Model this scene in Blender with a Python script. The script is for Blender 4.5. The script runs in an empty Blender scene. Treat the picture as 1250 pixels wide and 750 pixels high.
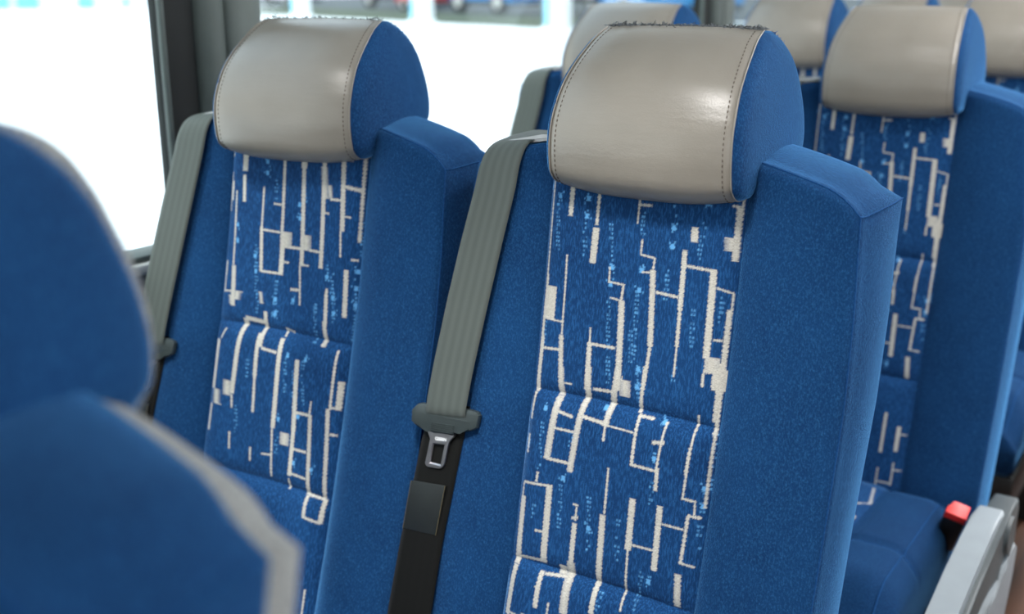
import bpy, bmesh, math
import numpy as np
from mathutils import Vector, Matrix

WORLD, SUN, EXPO, SPOT = 2.4, 4.0, 0.0, 36
FILLS = [
    ('ceiling_fill', ((.62, 2.15, .84), (.3, 4.2), 75, (.45, 2.1, -1))),  # added fill light, not a fitted lamp; lifts seat tops and aisle sides
]
# woven pattern of the two seat fabrics, millimetres on the panel: (x1, w1, x2, w2, half width)
AISLE_SEGS = [(-218.8,-0.1,-219.6,-103.8,1.1),(-219.6,-103.8,-216.3,-168.7,1.9),(-216.3,-168.7,-213.7,-229.3,2.7),(-210.2,-115.5,-207.4,-150.2,8.3),(-207,-150.1,-184,-150.3,0.8),(-184.8,-79.9,-183.3,-163.1,0.9),(-183.8,-164.8,-178.5,-222.4,2.6),(-212,-182.1,-184.6,-180.2,1.3),(-183.6,0.8,-184.1,-38.6,2.6),(-151.4,-9.6,-152.2,-44.5,1.6),(-152.4,-48.2,-153.8,-83.8,3.6),(-105.2,-4.2,-106,-37.8,0.9),(-106.5,-19.5,-92,-19,1.2),(-99.2,-53.7,-99.6,-67.5,0.9),(-99.5,-68.4,-83.7,-70.1,0.9),(-83.7,-70.1,-84.7,-82.4,1),(-96.4,-85.5,-84.4,-84.8,0.8),(-84.7,-82.4,-80,-158.3,2.9),(-80,-158.3,-82.5,-202.1,1.7),(-79,-103.5,-55.1,-104.9,1.3),(-52.2,-58.6,-51.7,-117.1,2.5),(-51.7,-117.1,-51.1,-153.3,1.8),(-51.1,-153.3,-50.9,-183.8,1),(-49.2,-73.1,-20.8,-74.4,1.3),(-20.9,-73.2,-19.5,-159.8,3.3),(-13.2,-158.7,-12.8,-173.6,7.2),(-20.1,-175,-19.5,-188.4,0.8),(-16,-90.3,10.5,-93.5,0.9),(10.5,-93.5,10.6,-110.4,0.8),(10.6,-110.4,9.7,-185.7,2.3),(2.7,-169.2,3.5,-186.9,8),(-14,-141,-6.6,-140.6,1),(-43.8,-35.3,-43.3,-48.6,3.6),(-74.1,-5.2,-40.6,-6,1.5),(-40.9,-4,-40.2,-8.9,2.3),(1.1,13.1,1.9,-11.3,0.8),(1.3,-11.4,0.9,-62.1,2.6),(-7.3,-41.3,-6.4,-52.9,6.5),(-9.3,-10.4,0.2,-10.6,1),(4.9,-44.8,12.2,-45.6,0.7),(-133.2,-85.8,-132.7,-101.3,0.9),(-132.1,-100.6,-115.9,-101.4,0.9),(-115.9,-101.4,-117.2,-117.8,1.2),(-129.8,-116.5,-117.2,-117.8,0.8),(-116.5,-117.7,-111.4,-209.3,3.3),(-149.6,-151.2,-148.8,-167,0.9),(-148.9,-166.3,-147.3,-216.3,2.7),(-148,-167.5,-119.1,-167.2,1.4),(-107.5,-199.1,-97.4,-208.1,4.8),(-174.8,-214.2,-165.5,-213.7,0.8),(-215.3,-204.5,-213.8,-229.1,2.6),(-214.4,-231,-221.2,-259.1,1.6),(-220.3,-276.9,-220.8,-296.8,1.6),(-180,-198,-177,-227.1,3.5),(-176.8,-228.8,-181.3,-296.7,3.9),(-146.9,-192,-144.9,-222.5,3.2),(-145.7,-222.7,-152,-304,3.4),(-112.9,-185.7,-116.9,-247.6,3.3),(-116.9,-247.6,-116.7,-263,1.3),(-103.6,-198.1,-102.5,-214.1,6.2),(-139.1,-213.8,-114.2,-212.3,1.5),(-82.9,-180.2,-83.8,-227.1,1.8),(-81.8,-228.4,-82,-280.6,1.6),(-81.6,-230,-66.1,-230.1,1.3),(-181.4,-296.1,-153.2,-295.5,1.5),(-178.7,-243.3,-156.2,-246.3,1.5),(-176.1,-262,-152.8,-261.6,1.2),(-144.8,-243.2,-115.3,-245.6,1.7),(-115.1,-246.5,-84.7,-247.5,0.8),(-82.1,-280,-52.6,-280.4,1.3),(-51.1,-230.3,-54.4,-280.8,1.1),(-61.9,-252.5,-49.5,-250.4,1.8),(-53.1,-277.2,-52.6,-299.8,1.9),(-20.2,-217.3,-23,-301.4,1),(-21.7,-250.2,-22.8,-276.6,1.5),(-23.7,-300.9,-10.7,-301.6,1.1),(-10.7,-301.6,-10,-314.6,0.8),(10.4,-163.2,7.9,-221,3),(7.9,-221,3,-235,1.8),(6.1,-232.7,2.1,-306.5,1.2),(-20.3,-172.7,1.2,-170.6,2.2),(-20.6,-175.3,-20.6,-188.2,0.9),(1.3,-171.2,2,-189.6,7.6),(-209.8,-329.3,-171.2,-324.5,1.2),(-209.6,-330.4,-209.6,-344.9,1),(-209.6,-344.9,-205.4,-418.5,3.6),(-174.4,-325.3,-172.3,-409,3.7),(-186.3,-376.8,-176.2,-375.8,1.2),(-191.1,-314,-191.7,-324.2,1.4),(-217,-411.5,-171.8,-407,1.6),(-205.2,-420.3,-206,-474,3.4),(-170.3,-417.4,-169.9,-455.4,2.7),(-174.1,-434.1,-168.2,-433,1),(-166.1,-418.7,-136.6,-414.7,1.4),(-139.4,-357.1,-138.7,-399.3,2.7),(-138.7,-399.3,-135.4,-451.8,4.7),(-147.8,-405.5,-147.4,-414.3,4.2),(-107.2,-289.9,-106.3,-337.9,1.1),(-107.9,-340,-104.9,-403.6,3.3),(-104.9,-403.6,-103.6,-441.8,2.8),(-76.2,-314.8,-75.1,-367.3,3.4),(-75.1,-367.3,-71.8,-430.1,1.1),(-72.9,-361.6,-45.4,-360.8,1),(-45.5,-314.7,-43.9,-380.6,3.1),(-41,-331.7,-18.9,-331.8,1),(-15.5,-317.6,-17.2,-366.2,1.5),(-17.9,-365.8,-3.7,-367.3,1),(-15.6,-317,-3.4,-317.1,1.4),(-18.1,-378.1,-15.5,-410.9,3.2),(-143.4,-337,-137.4,-337.2,1),(-143.3,-351.8,-136.5,-350,1.4),(-139.1,-339.4,-139.1,-353.5,1)]
AISLE_DOTS = [(-198.5,-0.5),(-199.4,-19.6),(-215.9,-11.6),(-163.9,-19.2),(-164.3,-37),(-148.8,-9.9),(-130.7,-85.5),(-130.8,-102.6),(-97.3,-84.1),(-98,-104.1),(-66.1,-37.8),(-65.9,-56.4),(-32.8,-10.5),(-90.3,-183.4),(-89.5,-201.9),(-190.9,-244),(-121.3,-229.8),(-57.9,-268.3),(-3.8,-287.8),(-3.2,-305.3),(-122.8,-357.9),(-48.3,-393.8),(-209.5,-287.8),(-54,-230.9),(-158.8,-312.7)]
AISLE_COLS = [(-203.6,-24.7,-198.8,-75.3),(-168.3,-40,-164.7,-77.3),(-136.8,-42.7,-133.6,-82.7),(-104.2,-146.9,-101.6,-177.6),(-133.4,-117.1,-124.6,-203.9),(-70.3,-80.5,-69.1,-113.6),(-68,-17.1,-67.2,-34.9),(-34.7,-25.4,-39.1,-64.4),(-102,-26.7,-100.7,-47.8),(-208.3,-154.2,-208.4,-180.4),(-38.7,-115.1,-37.1,-150.9),(-11.6,-99.1,-11.6,-122.7),(-101.2,-106.1,-98.6,-174),(-192.7,-260.3,-191.7,-309.9),(-192.8,-346,-192.3,-363.9),(-162.2,-317,-159.3,-365.9),(-127.3,-325.9,-121.7,-380.4),(-90.7,-340.7,-88.2,-381.4),(-2.5,-232.9,1.3,-287.2),(-155.8,-262.9,-155.9,-290.9),(-58.8,-288.6,-57.1,-315),(-58.4,-386.5,-60.6,-424.9),(-213.1,-439.1,-211.9,-453.6),(-99,-419.3,-98.5,-436.7),(-4.6,-321.4,-4.6,-347.7),(-52.6,-174.7,-52.6,-187.8),(-90.1,-181.6,-88.4,-221.4)]
WINDOW_SEGS = [(-182.9,-1.5,-182.9,-34,4.2),(-183.5,-39.8,-182.1,-72.3,2.5),(-220,10.9,-218.8,-18,1.3),(-218,-37.4,-218,-47.9,1.3),(-216.3,-48.9,-215.9,-72.2,3.6),(-217,-72.3,-217,-85.9,1.3),(-197.1,-60.4,-195.3,-153.2,1.3),(-194,-154.9,-190.4,-205,3.8),(-183.9,-186.4,-184.9,-196.3,9.1),(-217.9,-188.6,-194.2,-187.3,1),(-216.8,-150.3,-217.3,-168,1.8),(-218.3,-168.2,-217.7,-189.7,1.3),(-149.5,-51.6,-150.2,-102.9,1.2),(-150.5,-101.1,-146.7,-155.8,2.4),(-146.7,-155.8,-115.6,-155.1,1.3),(-150,-104.1,-119,-104.7,1.1),(-118,-1.7,-116.5,-81.9,2.1),(-116.5,-81.9,-116.6,-104.4,2.1),(-131.8,-70.5,-118.3,-70.8,1.1),(-114.3,-104.1,-114,-156,3.5),(-109.6,-103.5,-108.9,-122.1,9.3),(-104.3,-120.8,-85.2,-120.8,1.5),(-115.6,-140,-102.1,-140,1.1),(-86.2,-2.6,-86.6,-22.9,4.3),(-86.6,-22.9,-81.8,-140.8,2.9),(-77.7,-103.9,-76.6,-121.5,8.2),(-71.1,-120.8,-54.7,-121.5,1.4),(-82.9,-140.2,-70.2,-139.9,0.9),(-84.1,-141.1,-79.4,-188.9,1.2),(-95.7,-172,-81.4,-171.3,1.6),(-55.3,-3.6,-51.5,-140.1,2.9),(-55.2,-19.9,-50.9,-55.9,5.1),(-43.1,-56.8,-25.3,-56.6,1.4),(-45.8,-40.8,-43.4,-55,3.7),(-51.5,-73.4,-44.6,-74.1,1.1),(-27.2,-2.9,-23.5,-92.5,3),(-22.5,-40.1,-1.6,-42.5,2.1),(-25.6,-92.8,-23.4,-123.3,1.1),(-25,-8,-15,-8.2,1.4),(-22.1,-75,-13.2,-75.4,0.9),(-1.7,6.5,7.9,-102.8,1.5),(-14,-138.3,-11.2,-194.1,2.8),(-8.8,-124.9,4.4,-124.8,1.1),(-39.5,-164,-36.4,-207.6,1.8),(-144.5,-182.2,-141.4,-195.1,3.7),(-166.1,-216.5,-130,-218.1,1.7),(-168.3,-218.8,-167.5,-230.3,2),(-133.7,-205.3,-132.6,-224.2,2.2),(-194.7,-193.3,-193.1,-203.4,5.8),(-165.5,-218.5,-132.4,-219.5,1.6),(-165.3,-219.7,-169.8,-314.2,3.5),(-133.5,-206.1,-130.3,-248.6,2.9),(-135.6,-233.1,-133.9,-286.3,2.9),(-133.9,-286.3,-131.9,-331.3,1.9),(-127.4,-250.1,-102.8,-251.7,1.6),(-98.6,-220.5,-95.9,-230.2,1.3),(-97.9,-233.8,-96.7,-344.2,3.3),(-97.7,-344.4,-91.6,-404.4,1.3),(-97.4,-221.5,-86.5,-223.7,1),(-195,-235.2,-200.3,-248.7,1.4),(-205.6,-251.7,-209.4,-313.7,4.2),(-198.6,-314.9,-197,-332.4,10.7),(-179,-300.1,-177.8,-317.9,7.7),(-207.3,-334.5,-207.8,-368.6,2.3),(-169.5,-316.2,-167.9,-332.6,1.4),(-217.3,-251.7,-205.6,-251.7,1.2),(-221.8,-271.6,-214.3,-271,1),(-40,-168.9,-36.1,-233.4,2.2),(-38.8,-204.2,-34.6,-233.1,3.1),(-12.4,-164.6,-11.1,-193.6,2.1),(-68,-255.3,-63.4,-340.9,3.3),(-63.4,-340.9,-62.4,-397.3,2.8),(-76.5,-347.9,-75.7,-361.9,7.2),(-64.6,-318.9,-38.6,-318.5,1.6),(-61.9,-364,-40.8,-363.9,1.4),(-62.9,-394.2,-37.5,-396.1,1.4),(-63.2,-401.6,-61.1,-413.3,1.3),(-40.1,-301.7,-41,-319.9,1.2),(-39.6,-318.8,-31.6,-413.9,2.7),(-30.6,-413.7,-7.9,-415.1,1.3),(-30.2,-415.6,-26.6,-440.8,2.3),(-24.1,-440.2,-5.2,-443.2,1.5),(-12.4,-234.9,-12.9,-305.8,1.4),(-15.3,-306.4,-7.7,-415.9,2.4),(-5.3,-415.2,-5.2,-443.2,2.5),(0.7,-271.5,-0.5,-305.2,3.1),(-13.2,-303.9,-0.7,-304,1.1),(-9.8,-336,1.3,-336.3,1.3),(-167.4,-363.9,-165.2,-384.4,1.4),(-129.9,-376.4,-128.3,-392.6,1.4),(-110.8,-380.2,-94.5,-378.5,1)]
WINDOW_DOTS = [(-145.6,-20.2),(-144.9,-34.1),(-191.7,-102.3),(-190.2,-122.6),(-158.1,-138.3),(-155.1,-157.1),(-120,-187.9),(-117.3,-204.5),(-90.8,-67.7),(-89,-84.2),(-29.5,-173.4),(-26.2,-191.9),(-0.7,-158),(2.3,-179.2),(-40.6,-149.5),(0.2,-138),(-118.9,-187.5),(-118.4,-206.5),(-84.2,-252.3),(-89,-332.3),(-57.8,-380.8),(-29.4,-383.3),(0.6,-178),(-29.4,-173.1),(-55.5,-252.9),(-58.5,-323.7),(-90.5,-184.9)]
WINDOW_COLS = [(-157.7,-124.9,-153.1,-185.5),(-131.5,-42.2,-129.7,-68.4),(-121.3,-165.4,-121.3,-180.5),(-43.7,-131.7,-42.2,-153.4),(-34.5,-145,-33,-166.7),(-55.3,-185,-53.9,-206.9),(-2.6,-147.4,1.6,-182.9),(-2.2,-75.5,1,-118.1),(-199.5,-68.4,-198.4,-99.3),(-150.6,-185.1,-149.5,-207.9),(-86.9,-26.6,-83.1,-63.1),(-146.3,-9.7,-147.5,-17.4),(-149.1,-268.5,-148.5,-289.1),(-88.6,-257.1,-84.4,-296.8),(-73.2,-270.3,-68.2,-313.6),(-60.1,-255.8,-53.7,-306.6),(-29.8,-171.2,-26.7,-202.1),(-57.5,-183.6,-51.8,-230.3),(-90.4,-355,-88.9,-379.2),(0.6,-178,0.2,-228.6),(-161.6,-329.2,-159.1,-362.1)]
# ---------------------------------------------------------------- helpers
S = 1.15            # one layout unit in metres
ZF = 1.08           # floor lies this far below the headrest tops (layout units)
R8 = np.random.RandomState(8)
scene = bpy.context.scene
COL = scene.collection

def mesh(name, V, F, mat, parent=None, loc=(0, 0, 0), rot=(0, 0, 0), smooth=True, uv=None, mats=None, fmat=None):
    me = bpy.data.meshes.new(name)
    me.from_pydata([tuple(map(float, v)) for v in V], [], [tuple(int(i) for i in f) for f in F])
    bm = bmesh.new(); bm.from_mesh(me); bmesh.ops.recalc_face_normals(bm, faces=bm.faces); bm.to_mesh(me); bm.free()
    me.update()
    if smooth:
        me.polygons.foreach_set('use_smooth', [True] * len(me.polygons))
    for m in (mats or [mat]):
        me.materials.append(m)
    if fmat is not None:
        me.polygons.foreach_set('material_index', fmat)
    if uv is not None:
        l = me.uv_layers.new(name='UVMap')
        vi = np.empty(len(me.loops), dtype=np.int32); me.loops.foreach_get('vertex_index', vi)
        l.data.foreach_set('uv', np.asarray(uv, dtype=np.float32)[vi].ravel())
    o = bpy.data.objects.new(name, me)
    COL.objects.link(o)
    o.parent = parent
    o.location = loc
    o.rotation_euler = rot
    return o

def bm_mesh(name, bm, mat, parent=None, loc=(0, 0, 0), rot=(0, 0, 0), smooth=True, angle=40):
    bmesh.ops.recalc_face_normals(bm, faces=bm.faces)
    me = bpy.data.meshes.new(name)
    bm.to_mesh(me); bm.free()
    me.materials.append(mat)
    if smooth:
        me.polygons.foreach_set('use_smooth', [True] * len(me.polygons))
        try:
            me.set_sharp_from_angle(angle=math.radians(angle))
        except Exception:
            pass
    o = bpy.data.objects.new(name, me)
    COL.objects.link(o)
    o.parent = parent; o.location = loc; o.rotation_euler = rot
    return o

def empty(name, loc, label=None, cat=None, group=None, rz=0):
    o = bpy.data.objects.new(name, None)
    COL.objects.link(o)
    o.location = loc; o.rotation_euler = (0, 0, rz)
    o.empty_display_size = .1
    tag(o, label, cat, group)
    return o

def tag(o, label=None, cat=None, group=None, kind=None):
    if label: o['label'] = label
    if cat: o['category'] = cat
    if group: o['group'] = group
    if kind: o['kind'] = kind
    return o

def grid(ni, nj, base=0, flip=False):
    F = []
    for i in range(ni - 1):
        for j in range(nj - 1):
            a = base + i * nj + j
            f = (a, a + 1, a + nj + 1, a + nj)
            F.append(f[::-1] if flip else f)
    return F

def add_box(bm, x0, x1, y0, y1, z0, z1, bev=0, seg=2):
    r = bmesh.ops.create_cube(bm, size=1)
    vs = r['verts']
    for v in vs:
        v.co = ((x0 + x1) / 2 + v.co.x * (x1 - x0), (y0 + y1) / 2 + v.co.y * (y1 - y0), (z0 + z1) / 2 + v.co.z * (z1 - z0))
    if bev:
        es = list({e for v in vs for e in v.link_edges})
        bmesh.ops.bevel(bm, geom=es, offset=bev, segments=seg, profile=.5, affect='EDGES')

def add_prism(bm, poly, h0, h1, axes, bev=0, seg=2):
    """poly: 2-D outline; extruded from h0 to h1; axes maps (a, b, h) -> xyz."""
    lo = [bm.verts.new(axes(a, b, h0)) for a, b in poly]
    hi = [bm.verts.new(axes(a, b, h1)) for a, b in poly]
    n = len(poly)
    f0 = bm.faces.new(lo[::-1]); f1 = bm.faces.new(hi)
    for i in range(n):
        bm.faces.new((lo[i], lo[(i + 1) % n], hi[(i + 1) % n], hi[i]))
    if bev:
        es = list(f0.edges) + list(f1.edges)
        bmesh.ops.bevel(bm, geom=es, offset=bev, segments=seg, profile=.5, affect='EDGES')

def add_cyl(bm, p0, p1, r0, r1=None, seg=20, cap=True):
    p0 = Vector(p0); p1 = Vector(p1); r1 = r0 if r1 is None else r1
    d = (p1 - p0); q = d.to_track_quat('Z', 'Y')
    A = []; B = []
    for k in range(seg):
        t = 2 * math.pi * k / seg
        v = q @ Vector((math.cos(t), math.sin(t), 0))
        A.append(bm.verts.new(p0 + v * r0)); B.append(bm.verts.new(p1 + v * r1))
    for k in range(seg):
        bm.faces.new((A[k], A[(k + 1) % seg], B[(k + 1) % seg], B[k]))
    if cap:
        bm.faces.new(A[::-1]); bm.faces.new(B)

def tube(P, r, seg=6):
    """vertices and faces of a tube along the polyline P (N,3)."""
    P = np.asarray(P, float); n = len(P)
    V = []; F = []
    for i in range(n):
        t = P[min(i + 1, n - 1)] - P[max(i - 1, 0)]
        t = t / (np.linalg.norm(t) + 1e-9)
        a = np.cross(t, [0, 0, 1.]) if abs(t[2]) < .9 else np.cross(t, [1., 0, 0])
        a /= np.linalg.norm(a); b = np.cross(t, a)
        for k in range(seg):
            th = 2 * math.pi * k / seg
            V.append(P[i] + r * (math.cos(th) * a + math.sin(th) * b))
    for i in range(n - 1):
        for k in range(seg):
            k2 = (k + 1) % seg
            F.append((i * seg + k, i * seg + k2, (i + 1) * seg + k2, (i + 1) * seg + k))
    return V, F

def merge(parts):
    V = []; F = []
    for v, f in parts:
        b = len(V); V += list(v); F += [tuple(i + b for i in q) for q in f]
    return V, F

def sst(a, b, x):
    t = np.clip((x - a) / (b - a), 0, 1)
    return t * t * (3 - 2 * t)

# ---------------------------------------------------------------- materials
class N:
    def __init__(s, name):
        s.m = bpy.data.materials.new(name); s.m.use_nodes = True
        s.t = s.m.node_tree; s.b = s.t.nodes['Principled BSDF']
        s.out = s.t.nodes['Material Output']
    def n(s, typ, **kw):
        o = s.t.nodes.new(typ)
        for k, v in kw.items():
            if k.startswith('i_'):
                o.inputs[int(k[2:]) if k[2:].isdigit() else k[2:].replace('_', ' ')].default_value = v
            else:
                setattr(o, k, v)
        return o
    def l(s, a, b): s.t.links.new(a, b)
    def coords(s, kind='Object', scale=(1, 1, 1)):
        tc = s.n('ShaderNodeTexCoord'); mp = s.n('ShaderNodeMapping')
        mp.inputs['Scale'].default_value = scale
        s.l(tc.outputs[kind], mp.inputs[0]); return mp.outputs[0]
    def noise(s, co, scale, detail=2, rough=.5):
        n = s.n('ShaderNodeTexNoise'); n.inputs['Scale'].default_value = scale
        n.inputs['Detail'].default_value = detail; n.inputs['Roughness'].default_value = rough
        s.l(co, n.inputs['Vector']); return n.outputs['Fac']
    def ramp(s, f, stops):
        r = s.n('ShaderNodeValToRGB'); e = r.color_ramp.elements
        while len(e) < len(stops): e.new(.5)
        for el, (p, c) in zip(e, stops):
            el.position = p; el.color = (*c, 1) if len(c) == 3 else c
        s.l(f, r.inputs[0]); return r.outputs[0]
    def mix(s, f, a, b, blend='MIX'):
        m = s.n('ShaderNodeMix', data_type='RGBA', blend_type=blend)
        for v, i in ((f, 0), (a, 6), (b, 7)):
            if hasattr(v, 'is_linked') or hasattr(v, 'links'): s.l(v, m.inputs[i])
            elif i == 0: m.inputs[0].default_value = v
            else: m.inputs[i].default_value = (*v, 1)
        return m.outputs[2]
    def bump(s, h, strength=.3, dist=.002):
        b = s.n('ShaderNodeBump'); b.inputs['Strength'].default_value = strength
        b.inputs['Distance'].default_value = dist
        s.l(h, b.inputs['Height']); s.l(b.outputs[0], s.b.inputs['Normal'])
    def base(s, c):
        if hasattr(c, 'links'): s.l(c, s.b.inputs['Base Color'])
        else: s.b.inputs['Base Color'].default_value = (*c, 1)
    def p(s, **kw):
        for k, v in kw.items():
            s.b.inputs[k.replace('_', ' ')].default_value = v

def plain(name, c, rough=.5, metal=0., var=.12, scale=30, bump=0.):
    m = N(name); co = m.coords()
    f = m.noise(co, scale, 4)
    m.base(m.ramp(f, [(.3, tuple(x * (1 - var) for x in c)), (.7, tuple(min(1, x * (1 + var)) for x in c))]))
    m.p(Roughness=rough, Metallic=metal)
    if bump: m.bump(m.noise(co, scale * 12, 3), bump, .001)
    return m.m

def plush(name, dark, light, speck, sheen=1.):
    m = N(name)
    co = m.coords(scale=(1, 1, .55))
    big = m.noise(m.coords(), 7, 3)
    fine = m.noise(co, 560, 3, .7)
    mott = m.noise(co, 90, 3, .6)
    c = m.ramp(big, [(.3, dark), (.7, light)])
    c = m.mix(m.ramp(mott, [(.35, (0, 0, 0)), (.75, (.55,) * 3)]), c, light)
    c = m.mix(m.ramp(fine, [(.47, (0, 0, 0)), (.70, (.50,) * 3)]), c, speck)
    m.base(c); m.p(Roughness=.92, Sheen_Weight=sheen, Sheen_Roughness=.28, Sheen_Tint=(.16, .50, 1, 1), Specular_IOR_Level=.15)
    m.bump(fine, .45, .0025)
    return m.m

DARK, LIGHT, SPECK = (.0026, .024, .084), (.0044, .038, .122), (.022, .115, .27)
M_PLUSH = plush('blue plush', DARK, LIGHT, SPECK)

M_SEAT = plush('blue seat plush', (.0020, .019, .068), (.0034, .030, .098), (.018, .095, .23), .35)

def panel_mat():
    m = N('patterned blue moquette')
    at = m.n('ShaderNodeAttribute', attribute_name='pat')
    sep = m.n('ShaderNodeSeparateColor'); m.l(at.outputs['Color'], sep.inputs[0])
    co = m.coords(scale=(1, 1, .25))
    streak = m.noise(co, 520, 2, .6)
    fine = m.noise(m.coords(), 700, 2, .7)
    big = m.noise(m.coords(), 8, 2)
    c = m.ramp(big, [(.3, (.0030, .026, .092)), (.7, (.0048, .038, .126))])
    c = m.mix(m.ramp(streak, [(.45, (0, 0, 0)), (.66, (.60,) * 3)]), c, (.018, .10, .27))
    blue = m.mix(sep.outputs[1], c, (.11, .33, .62))
    weft = m.noise(m.coords(scale=(1, 1, 2.2)), 420, 2, .6)
    cream = m.ramp(weft, [(.3, (.40, .37, .31)), (.7, (.64, .60, .52))])
    m.base(m.mix(sep.outputs[0], blue, cream))
    m.p(Roughness=.9, Sheen_Weight=.7, Sheen_Roughness=.28, Sheen_Tint=(.25, .55, 1, 1), Specular_IOR_Level=.15)
    ad = m.n('ShaderNodeMath', operation='ADD'); m.l(fine, ad.inputs[0]); m.l(streak, ad.inputs[1])
    m.bump(ad.outputs[0], .35, .002)
    return m.m
M_PANEL = panel_mat()

def leather(name, c1, c2):
    m = N(name); co = m.coords()
    big = m.noise(co, 9, 3); gr = m.noise(co, 520, 3, .6); wr = m.noise(m.coords(scale=(.5, 1, 2.)), 26, 3, .5)
    m.base(m.ramp(big, [(.3, c1), (.7, c2)]))
    m.p(Roughness=.33, Specular_IOR_Level=.6, Coat_Weight=.08, Coat_Roughness=.35)
    ad = m.n('ShaderNodeMath', operation='MULTIPLY_ADD'); m.l(wr, ad.inputs[0]); ad.inputs[1].default_value = 4.; m.l(gr, ad.inputs[2])
    m.bump(ad.outputs[0], .16, .0012)
    return m.m
M_LEATHER = leather('taupe leather', (.205, .180, .148), (.245, .216, .180))
M_THREAD = plain('brown thread', (.10, .075, .055), .8)
M_FUZZ = plain('grey loose fibres', (.16, .17, .18), .95, var=.5, scale=300)
M_FUZZB = plain('blue loose fibres', (.05, .12, .3), .95, var=.5, scale=300)

def carpet_mat():
    m = N('grey carpet back'); co = m.coords()
    f = m.noise(co, 350, 3, .7)
    m.base(m.ramp(f, [(.3, (.06, .06, .058)), (.5, (.19, .19, .18)), (.75, (.42, .42, .40))]))
    m.p(Roughness=.95, Sheen_Weight=.3); m.bump(f, .6, .004)
    return m.m
M_CARPET = carpet_mat()

def web_mat(name, c, spec=.3):
    m = N(name)
    tc = m.n('ShaderNodeTexCoord'); sx = m.n('ShaderNodeSeparateXYZ'); m.l(tc.outputs['UV'], sx.inputs[0])
    def sine(o, k):
        a = m.n('ShaderNodeMath', operation='MULTIPLY'); m.l(o, a.inputs[0]); a.inputs[1].default_value = k
        b = m.n('ShaderNodeMath', operation='SINE'); m.l(a.outputs[0], b.inputs[0]); return b.outputs[0]
    bands = sine(sx.outputs[0], 30.); weave = sine(sx.outputs[1], 2600.); w2 = sine(sx.outputs[0], 190.)
    pr = m.n('ShaderNodeMath', operation='MULTIPLY'); m.l(weave, pr.inputs[0]); m.l(w2, pr.inputs[1])
    ad = m.n('ShaderNodeMath', operation='MULTIPLY_ADD'); m.l(pr.outputs[0], ad.inputs[0]); ad.inputs[1].default_value = .5; m.l(bands, ad.inputs[2])
    rm = m.n('ShaderNodeMapRange'); rm.inputs[1].default_value = -1.5; rm.inputs[2].default_value = 1.5; m.l(ad.outputs[0], rm.inputs[0])
    m.base(m.ramp(rm.outputs[0], [(.1, tuple(x * .9 for x in c)), (.9, tuple(x * 1.1 for x in c))]))
    m.p(Roughness=.65, Sheen_Weight=.03, Specular_IOR_Level=spec); m.bump(pr.outputs[0], .25, .0005)
    return m.m
M_WEB = web_mat('grey webbing', (.074, .086, .078))
M_WEBB = web_mat('black webbing', (.0055, .0055, .005), .12)
M_BLACK = plain('black plastic', (.012, .012, .012), .45)
M_GRIP = plain('dark grey plastic', (.032, .042, .043), .38)
M_STEEL = plain('brushed steel', (.42, .40, .42), .32, 1., var=.08, scale=120)
M_WHITE = plain('white enamel', (.85, .85, .86), .5)
M_PATCH = plain('black satin patch', (.010, .013, .013), .55)
M_TAN = plain('tan thread', (.14, .11, .05), .8)
M_RED = plain('red plastic', (.80, .03, .025), .4, var=.06)
M_ARM = plain('light grey plastic', (.27, .295, .31), .42, var=.04, bump=.05)
M_ARMD = plain('mid grey plastic', (.060, .070, .072), .45, var=.06)
M_FRAME = plain('black painted steel', (.018, .02, .02), .5)

# ---------------------------------------------------------------- the seat: shape functions (x across, w up the back, n forward)
XC = -.107
SL, SR = -.218, .004
def xR(w): return np.interp(w, [-.68, -.57, -.4, -.18, -.1, 0, .05], [.100, .103, .1055, .1075, .105, .099, .095])
def xL(w): return np.interp(w, [-.68, -.5, -.35, -.2, -.1, 0, .05], [-.331, -.330, -.326, -.320, -.312, -.302, -.298])
def wtop(x):
    a = np.abs((x - XC) / .21)
    return .034 - .038 * a ** 2 - .010 * np.clip((a - .86) / .12, 0, 1.3) ** 2
def curve(w):
    return np.interp(w, *CURVE)
_k = np.linspace(-.75, .1, 200)
_c = np.interp(_k, [-.75, -.66, -.52, -.42, -.30, -.2, -.1, 0., .1], [.012, .009, .001, -.005, -.009, -.010, -.0075, -.002, 0])
for _ in range(60): _c[1:-1] = (_c[:-2] + 2 * _c[1:-1] + _c[2:]) / 4
CURVE = (_k, _c)
def F_body(x, w):
    r, l = xR(w), xL(w)
    tr = np.clip((x - SR) / (r - SR), 0, 1); tl = np.clip((SL - x) / (SL - l), 0, 1)
    n = np.where(x > SR, -.003 + .015 * np.sin(math.pi * .86 * tr ** .8), 0.)
    amp = .015 + .010 * sst(0, .4, -w)
    n = np.where(x < SL, -.003 + amp * np.sin(math.pi * .86 * tl ** .8), n)
    d = np.minimum(SR - x, x - SL)
    n = np.where(d >= 0, -.003 - .022 * sst(0, .018, d), n)
    return n + curve(w)
CREASES = [.06, -.2275, -.414, -.70]
def F_panel(x, w):
    h = np.zeros_like(x)
    sag = .003 * (1 - ((x - XC) / .111) ** 2)
    for k in range(3):
        a, b = CREASES[k] + (sag if k else 0), CREASES[k + 1] + sag
        s = a - w; L = a - b; dd = w - b
        up = (1 - np.exp(-np.clip(s, 0, 9) / .010)) if k else 1.
        hh = .013 * up * (1 - .55 * sst(0, 1, s / L)) * (1 - np.exp(-np.clip(dd, 0, 9) / .007))
        h = np.where((s >= 0) & (dd >= 0), hh, h)
    xn = np.abs((x - XC) / .111)
    return curve(w) - .0065 + (h + .0045) * (1 - np.clip(xn, 0, 1) ** 9)

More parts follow.
